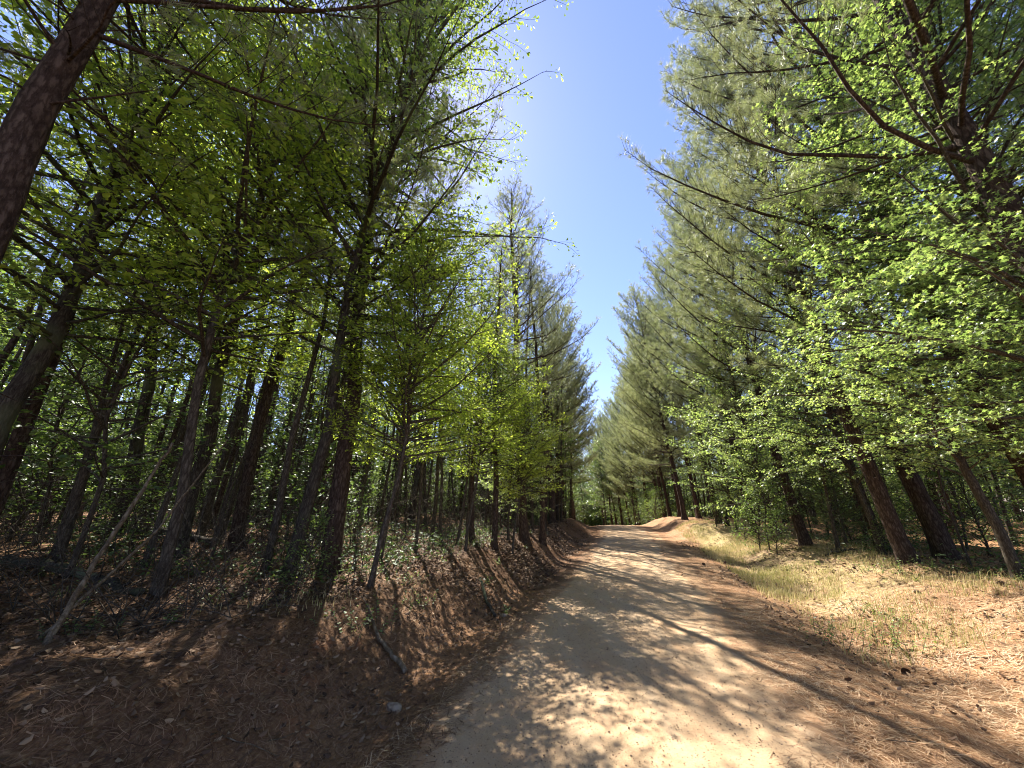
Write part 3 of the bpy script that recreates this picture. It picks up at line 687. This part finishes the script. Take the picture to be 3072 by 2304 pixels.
def litter(name, parts, L, Wd, mat, seed, label, lift=.012, tiltz=.12, along=None):
    X = []; Y = []; 
    for (n, u0, u1, y0, y1, p, f) in parts:
        x, y, u, r = scatter_uv(n, u0, u1, y0, y1, seed + len(X), p=p)
        k = f(x, y, u, r) if f else np.ones(len(x), bool); X.append(x[k]); Y.append(y[k])
    x = np.concatenate(X); y = np.concatenate(Y); r = np.random.default_rng(seed + 99); n = len(x)
    z = H(x, y) + lift * r.uniform(.15, 1.2, n)
    a = r.uniform(0, math.pi, n) if along is None else r.normal(along, .8, n)
    d = np.stack([np.cos(a), np.sin(a), r.normal(0, tiltz, n)], 1)
    e = .1; gx = (H(x + e, y) - H(x - e, y)) / (2 * e); gy = (H(x, y + e) - H(x, y - e)) / (2 * e)
    d[:, 2] += gx * d[:, 0] + gy * d[:, 1]; d = norm(d)
    nrm = norm(np.stack([-gx, -gy, np.ones(n)], 1)); s = norm(np.cross(nrm, d)) * (Wd * r.uniform(.7, 1.3, n) * .5)[:, None]
    Ln = (L * r.uniform(.5, 1.2, n))[:, None]; C = np.stack([x, y, z], 1)
    bow = s * r.normal(0, 4, n)[:, None]; up = nrm * (Wd * .3)
    V = np.stack([C - d * Ln / 2 - s, C - d * Ln / 2 + s, C + bow + s + up, C + bow - s + up, C + d * Ln / 2 + s * .4, C + d * Ln / 2 - s * .4], 1).reshape(-1, 3)
    b = (np.arange(n) * 6)[:, None]; F = np.concatenate([b + [0, 1, 2, 3], b + [3, 2, 4, 5]], 1).reshape(-1, 4)
    tone = np.repeat(np.clip(r.normal(.5, .22, n) + .15 * wav(x, y, 2.0), 0, 1), 2)
    link(name, mesh_from(name, V, F=F, mat=mat, attrs={'tone': ('FACE', tone)}), kind='stuff', label=label, category='litter')

def edge_thin(x, y, u, r):
    v = np.abs(u) + .16 * wav(x, y, 2.6, .3) + .08 * wav(x, y, 7.0, 1.1)
    return r.uniform(0, 1, len(x)) < smooth(1.0, 1.5, v) * .97 + .012
M['dark_needle'] = tone_mat('shade_toned_needle', [(0, (.07, .035, .022)), (.5, (.19, .10, .055)), (1, (.42, .27, .16))], .7, .1, .2)  # same dry needles, darker: the left bank's shade is put into the colour
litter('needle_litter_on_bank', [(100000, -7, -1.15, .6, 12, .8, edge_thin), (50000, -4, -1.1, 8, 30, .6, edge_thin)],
       .11, .004, M['dark_needle'], 231, 'brown pine needles on the left bank, its shade put into their colour')
litter('pine_needle_litter', [(190000, .8, 8.5, .6, 14, .8, edge_thin), (14000, -1.6, -.8, .6, 12, .8, edge_thin), (70000, 1.1, 7, 12, 34, .4, edge_thin)],
       .13, .0045, M['dry_needle'], 201, 'brown and straw coloured fallen pine needles along the road margins and banks')
def leaf_keep(x, y, u, r):
    return r.uniform(0, 1, len(x)) < np.clip(.5 + .9 * wav(x, y, 1.1, .7), .12, 1) * smooth(1.5, 2.2, np.abs(u)) * (.25 + .75 * smooth(2.5, 4.5, y))
def dry_leaves():
    X = []; Y = []
    for i, (n, u0, u1, y0, y1, p) in enumerate([(60000, -9, -1.6, .6, 12, .5), (44000, -6, -1.6, 5, 20, .4), (16000, 1.8, 9, .8, 16, .6)]):
        x, y, u, r = scatter_uv(n, u0, u1, y0, y1, 300 + i, p=p); k = leaf_keep(x, y, u, r)
        X.append(x[k]); Y.append(y[k])
    x = np.concatenate(X); y = np.concatenate(Y); r = np.random.default_rng(303); n = len(x)
    P = np.stack([x, y, H(x, y) + r.uniform(.005, .03, n)], 1); a = r.uniform(0, 6.28, n)
    D = norm(np.stack([np.cos(a), np.sin(a), r.normal(0, .3, n)], 1))
    tv, tf = T_OVATE; tv = tv.copy(); tv[:, 2] *= -2.2
    link('leaf_litter', leaves_mesh('leaf_litter', P, D, r.uniform(.028, .065, n) * (1 + .5 * smooth(4, 10, y)), (tv, tf), M['dry_leaf'], .45, 304), kind='stuff', label='curled dry brown leaves lying over the left bank and wood floor', category='litter')
dry_leaves()

def blades(name, parts, label, mat, hmin, hmax, wd, seed):
    X = []; Y = []; HH = []
    for i, (n, u0, u1, y0, y1, p, thr, ph, hs) in enumerate(parts):
        x, y, u, r = scatter_uv(n, u0, u1, y0, y1, seed + i, p=p)
        k = r.uniform(0, 1, n) < np.clip(wav(x, y, .9, ph) * .8 + wav(x, y, 2.7, ph) * .5 - thr, 0, 1)
        X.append(x[k]); Y.append(y[k]); HH.append(np.full(k.sum(), hs))
    x = np.concatenate(X); y = np.concatenate(Y); hs = np.concatenate(HH); n = len(x); r = np.random.default_rng(seed + 9)
    x = x + r.normal(0, .03, n); y = y + r.normal(0, .03, n)
    h = r.uniform(hmin, hmax, n) * hs; a = r.uniform(0, 6.28, n); d = np.stack([np.cos(a), np.sin(a), np.zeros(n)], 1)
    s = np.stack([-d[:, 1], d[:, 0], d[:, 2]], 1) * wd * .5; B = np.stack([x, y, H(x, y) - .005], 1); up = np.array([0, 0, 1.0])
    l = r.uniform(.1, .8, n)[:, None]; h = h[:, None]
    m1 = B + up * h * .5 + d * l * h * .2; m2 = B + up * h * (.95 - .25 * l) + d * l * h * .75
    V = np.stack([B - s, B + s, m1 + s * .8, m1 - s * .8, m2 + s * .15, m2 - s * .15], 1).reshape(-1, 3)
    b = (np.arange(n) * 6)[:, None]; F = np.concatenate([b + [0, 1, 2, 3], b + [3, 2, 4, 5]], 1).reshape(-1, 4)
    tone = np.repeat(np.clip(r.normal(.52, .28, n) - .2 * wav(x, y, .9, 1.0), 0, 1), 2)
    link(name, mesh_from(name, V, F=F, mat=mat, attrs={'tone': ('FACE', tone)}), kind='stuff', label=label, category='grass')
blades('grass', [(70000, 2.3, 5.6, 7, 20, .3, -.15, .0, 1.0), (26000, 2.4, 6.5, 2.5, 9, .3, .25, 1.0, .8), (14000, 4.6, 6.8, 5, 18, .3, -.05, 2.0, .95), (9000, 2.6, 4.2, 4, 9, .3, .1, 3.3, .9), (4000, -4, -2.2, 4, 16, .3, .35, 2.0, .7)],
       'thin straw and green grass tufts on the sunny verge right of the road', M['grass'], .05, .20, .006, 401)

def pebbles():
    r = np.random.default_rng(501); n = 30000
    y = .7 + 14 * r.uniform(0, 1, n) ** 1.8; u = r.uniform(-1.5, 1.6, n); x = XC(y) + u / COSA(y)
    s = np.exp(r.normal(math.log(.0034), .42, n)); s = np.clip(s, .0015, .014)
    B = np.array([[1, 0, 0], [-1, 0, 0], [0, 1, 0], [0, -1, 0], [0, 0, .75], [0, 0, -.6]], float)
    V = B[None] * s[:, None, None] * r.uniform(.6, 1.3, (n, 6, 1))
    a = r.uniform(0, 6.28, n); c, sn = np.cos(a), np.sin(a)
    V = np.stack([V[..., 0] * c[:, None] - V[..., 1] * sn[:, None], V[..., 0] * sn[:, None] + V[..., 1] * c[:, None], V[..., 2]], -1)
    V += np.stack([x, y, H(x, y) + .008 + s * .2], 1)[:, None, :]
    f = np.array([[0, 2, 4], [2, 1, 4], [1, 3, 4], [3, 0, 4], [2, 0, 5], [1, 2, 5], [3, 1, 5], [0, 3, 5]])
    F = (f[None] + (np.arange(n) * 6)[:, None, None]).reshape(-1, 3)
    link('gravel', mesh_from('gravel', V.reshape(-1, 3), F=F, mat=M['pebble'], attrs={'tone': ('FACE', np.repeat(np.clip(r.normal(.4, .25, n), 0, 1), 8))}), kind='stuff', label='fine dark and tan gravel grains scattered over the sand road', category='gravel')
pebbles()

def brush():
    r = np.random.default_rng(601); tb = Tubes()
    for i in range(3400):
        y = 3.6 + 22 * r.uniform(0, 1) ** 1.3; x = float(XC(y)) - 3.2 - r.uniform(0, 9 + .5 * y)
        if float(U(np.array([x]), np.array([y]))[0]) > -3.3: continue
        L = r.uniform(.4, 1.6) * (1 + y * .03); a = r.uniform(0, 6.28); e = r.uniform(.15, 1.5)
        tb.add(curve([x, y, Hf(x, y) - .02], [math.cos(a) * math.cos(e), math.sin(a) * math.cos(e), math.sin(e)], L, 7, (0, 0, -.5), r, .12), np.linspace(.005, .0015, 7) * (1 + y * .05), 3)
    link('brush', tb.mesh('brush', M['thin_bark']), kind='stuff', label='tangle of dry vines and twigs on the shaded floor of the left wood', category='brush')
brush()
def twigs():
    r = np.random.default_rng(611); tb = Tubes()
    for i in range(420):
        y = .9 + 13 * r.uniform(0, 1) ** 1.4; u = r.choice([r.uniform(-8, -1.5), r.uniform(1.7, 8)]); x = float(XC(y) + u / COSA(y)); a = r.uniform(0, 6.28); L = r.uniform(.06, .38)
        C = curve([x, y, 0], [math.cos(a), math.sin(a), 0], L, 5, (0, 0, 0), r, .15); C[:, 2] = H(C[:, 0], C[:, 1]) + .012
        tb.add(C, np.linspace(.0045, .002, 5), 4)
    link('twigs', tb.mesh('twigs', M['dead_wood']), kind='stuff', label='small fallen twigs lying among the needles', category='twigs')
twigs()

# single sticks, poles and logs
def stick(name, cat, pts, r0, r1, label, mat='dead_wood', onground=True, knots=0):
    P = np.array(pts, float)
    if onground: P[:, 2] = H(P[:, 0], P[:, 1]) + P[:, 2]
    n = 16; t = np.linspace(0, 1, n); ps = np.linspace(0, 1, len(P))
    Q = np.stack([np.interp(t, ps, P[:, i]) for i in range(3)], 1); r = np.random.default_rng(int(abs(P[0, 0] * 1000)) + 3)
    Q[1:-1] += r.normal(0, r0 * .3, (n - 2, 3)); rad = np.linspace(r0, r1, n) * r.uniform(.88, 1.1, n); 
    Q = np.concatenate([Q[:1], Q, Q[-1:]]); rad = np.concatenate([[.0005], rad, [.0005]])
    d = norm(Q[2] - Q[1]); Q[0] -= d * .004; Q[-1] += d * .004
    tb = Tubes(); tb.add(Q, rad, 8); o0 = Q[1].copy(); tb.V = [v - o0 for v in tb.V]
    for i in range(knots):
        p, dd = at_curve(Q - o0, r.uniform(.2, .9)); 
        tb.add(curve(p, dd * .4 + r.normal(0, .6, 3) + np.array([0, 0, .3]), r.uniform(.08, .3), 4, (0, 0, 0), r, .1), np.linspace(r1 * .7, .002, 4), 4)
    return link(name, tb.mesh(name, M[mat]), loc=tuple(o0), label=label, category=cat)
stick('leaning_pole', 'dead pole', [(-3.5, 3.2, -.05), (-3.74, 3.6, .55), (-3.84, 3.95, 1.2), (-3.9, 4.2, 1.75)], .024, .013, 'pale bare pole leaning upright in the dark left foreground, the steeper of two')
stick('leaning_pole', 'dead pole', [(-3.75, 3.35, -.03), (-3.84, 4.2, .75), (-3.9, 5.0, 1.85)], .016, .008, 'pale thin pole slanting low to the right in the dark left foreground')
stick('fallen_log', 'log', [(-6.8, 5.4, .08), (-5.6, 5.2, .07), (-4.4, 4.9, .06)], .07, .05, 'dark fallen log lying flat on the floor of the left wood', 'oak_bark', knots=3)
stick('fallen_log', 'log', [(-9.2, 8.6, .12), (-7.2, 8.0, .10), (-5.6, 7.6, .08)], .09, .06, 'dark log resting farther back between the left oaks', 'oak_bark', knots=2)
stick('fallen_branch', 'branch', [(-1.72, 4.95, .05), (-1.45, 4.6, .04), (-1.05, 4.3, .03)], .016, .024, 'brown broken branch lying on the slope of the left bank', 'dead_wood', knots=2)
stick('fallen_branch', 'branch', [(-.55, 7.1, .12), (-.42, 6.6, .05), (-.25, 6.2, .03)], .02, .026, 'short mossy branch end sticking out of the left bank above the ditch', 'oak_bark', knots=1)
stick('fallen_branch', 'branch', [(6.0, 3.5, .02), (6.3, 3.7, .02), (6.7, 3.8, .02)], .007, .004, 'thin pale stick lying on needles in the right foreground')
stick('fallen_branch', 'branch', [(8.0, 10.2, .03), (8.7, 10.3, .03), (9.6, 10.2, .03)], .03, .02, 'fallen limb lying in the shade behind the dark cedar', 'thin_bark', knots=2)
stick('stump', 'stump', [(9.9, 18.0, -.05), (9.9, 18.0, .15), (9.92, 18.0, .42)], .11, .08, 'short dark broken stump in the wood behind the grassy verge', 'pine_bark')

# stones, pine cones, seedlings
def rock(x, y, s, label, seed, col):
    r = np.random.default_rng(seed); bm = bmesh.new(); bmesh.ops.create_icosphere(bm, subdivisions=3, radius=1)
    ph = r.uniform(0, 6, 6)
    for v in bm.verts:
        c = v.co; f = 1 + .16 * math.sin(c.x * 3 + ph[0]) * math.cos(c.y * 3.4 + ph[1]) + .1 * math.sin(c.z * 5 + c.x * 4 + ph[2]) + r.normal(0, .012)
        v.co = Vector((c.x * s, c.y * s * .75, c.z * s * .55)) * f
    me = bpy.data.meshes.new('stone'); bm.to_mesh(me); bm.free(); me.materials.append(col)
    for p in me.polygons: p.use_smooth = True
    link('stone', me, loc=(x, y, Hf(x, y) + s * .12), label=label, category='stone')
m, t, b = new_mat('pale_stone'); tc = N(t, 'ShaderNodeTexCoord'); nz = N(t, 'ShaderNodeTexNoise', Scale=22.0, Detail=6.0); t.links.new(tc.outputs['Object'], nz.inputs['Vector'])
t.links.new(ramp(t, nz.outputs['Fac'], [(.35, (.15, .10, .065)), (.6, (.33, .25, .17))]), b.inputs['Base Color']); b.inputs['Roughness'].default_value = .9
bp = N(t, 'ShaderNodeBump', Strength=.5, Distance=.01); t.links.new(nz.outputs['Fac'], bp.inputs['Height']); t.links.new(bp.outputs[0], b.inputs['Normal'])
M['stone'] = m
rock(-.98, 3.72, .07, 'pale stone half sunk at the foot of the left bank below the broken branch', 1, m)
rock(-.12, 6.3, .06, 'pale stone in the left ditch beside the mossy branch end', 2, m)
#rock(5.1, 3.1, .035, 'small stone among needles in the right foreground', 3, m)
#rock(-2.6, 2.4, .045, 'small dark stone on the needle slope in the left foreground', 4, m)

def cone_proto():
    tb = Tubes(); V = []; F = []
    r = np.random.default_rng(71); k = 0
    for i in range(90):
        t = i / 90; a = i * 2.4; z = t * .075; rr = .026 * math.sin(math.pi * (.12 + .86 * t)) + .003
        c = np.array([math.cos(a) * rr * .4, math.sin(a) * rr * .4, z]); o = np.array([math.cos(a) * rr, math.sin(a) * rr, z + .008]); s = np.array([-math.sin(a), math.cos(a), 0]) * .0065
        V += [c - s * .5, c + s * .5, o + s, o + np.array([0, 0, .004]), o - s]; F.append([k, k + 1, k + 2, k + 3, k + 4]); k += 5
    V = np.array(V); V = V[:, [2, 0, 1]]; V[:, 2] += .02
    return mesh_from('pine_cone', V, F=F, mat=M['pebble_dark'])
M['pebble_dark'] = tone_mat('cone_scales', [(0, (.12, .075, .05)), (1, (.30, .2, .13))], .8)
cm = cone_proto()
for i, (x, y, lab) in enumerate([(6.35, 6.5, 'dark pine cone on the needle slope below the leaning pine'), (7.5, 6.2, 'dark pine cone lying right of the weeds at the shade edge'), (4.2, 4.6, 'dark pine cone at the rim of the ditch right of the road'), (5.0, 10.6, 'pine cone at the left corner of the grassy verge'), (5.9, 11.2, 'pine cone near the middle of the grassy verge')]):
    o = link('pine_cone', cm, loc=(x, y, Hf(x, y) + .01), label=lab, category='pine cone', group='pine cones on the right verge'); o.rotation_euler = (0, .1, i * 1.7); o.scale = (1.25,) * 3

def seed_proto(seed, Ht, leaf, n):
    r = np.random.default_rng(seed); tb = Tubes(); lp = []; ld = []
    for q in range(n):
        a = r.uniform(0, 6.28); C = curve([r.normal(0, .012 * n), r.normal(0, .012 * n), -.02], [math.cos(a) * .5, math.sin(a) * .5, 1], Ht * r.uniform(.6, 1.1), 6, (0, 0, -.3), r, .08)
        tb.add(C, np.linspace(.003, .0012, 6), 4)
        for j in range(9):
            p, d = at_curve(C, .25 + .74 * j / 9); b2 = r.uniform(0, 6.28); lp.append(p); ld.append(norm(np.array([math.cos(b2), math.sin(b2), r.uniform(-.1, .4)])))
    return tb.mesh('stem', M['thin_bark']), leaves_mesh('leaves', np.array(lp), np.array(ld), leaf, T_OVATE, M['low_leaf'], .4, seed)
sA = seed_proto(81, .20, .045, 3); sB = seed_proto(82, .26, .032, 15)
SEEDS = []
def seedling(x, y, s, label, group=None, pr=sA, rot=0.0):
    o = bpy.data.objects.new('seedling', None); COL.objects.link(o); o.location = (x, y, Hf(x, y)); o.scale = (s,) * 3; o.rotation_euler = (0, 0, rot)
    o['label'] = label; o['category'] = 'plant'
    if group: o['group'] = group
    SEEDS.append(o)
    for nme, d in (('stem', pr[0]), ('leaves', pr[1])):
        c = bpy.data.objects.new(nme, d); COL.objects.link(c); c.parent = o
seedling(-.45, 7.3, 1.1, 'pale seedling high on the sunlit left bank')
seedling(-.1, 6.35, .9, 'small seedling low on the left bank above the ditch stone')
seedling(-.95, 9.0, 1.1, 'bright seedling between the close set thin pines on the left bank', pr=sB)
seedling(3.9, 5.3, 1.1, 'leafy weed rooted in the ditch just right of the road', pr=sB)
seedling(4.6, 5.2, 1.2, 'bright green weed clump above the right ditch', pr=sB)
seedling(7.3, 7.7, 1.3, 'weed clump at the shade edge left of the leaning pine foot', pr=sB)
seedling(7.85, 7.6, 1.2, 'weed clump right at the foot of the leaning pine', pr=sB)
seedling(8.4, 7.2, 1.0, 'weed clump right of the leaning pine foot at the shade edge', pr=sB)
seedling(7.3, 9.6, 1.0, 'pale seedling in the shade left of the leaning pine', pr=sA)
r = np.random.default_rng(83)
SEEDS.clear()
for x, y in scatter(70, 3.5, 16, -8, -2.6, .4, 63): seedling(x, y, r.uniform(.6, 1.3), 'small green seedling farther back on the shaded left wood floor', 'seedlings on the left wood floor', sA if r.uniform() < .6 else sB, r.uniform(0, 6))
relabel(list(SEEDS), 'small green seedling', LEFT_MARKS); SEEDS.clear()
for x, y in scatter(40, 4, 16, 3.4, 8, .4, 64): seedling(x, y, r.uniform(.5, 1.0), 'small green weed farther up the needles and grass of the right verge', 'weeds on the right verge', sA if r.uniform() < .5 else sB, r.uniform(0, 6))
relabel(list(SEEDS), 'small green weed', RIGHT_MARKS)
print('objects', len(bpy.data.objects), {k: v['n'] for k, v in dict(pineA=pineA, pineN=pineN, pineF=pineF, oakA=oakA, gumA=gumA, lowA=lowA, farB=farB, cedar=cedar).items()})
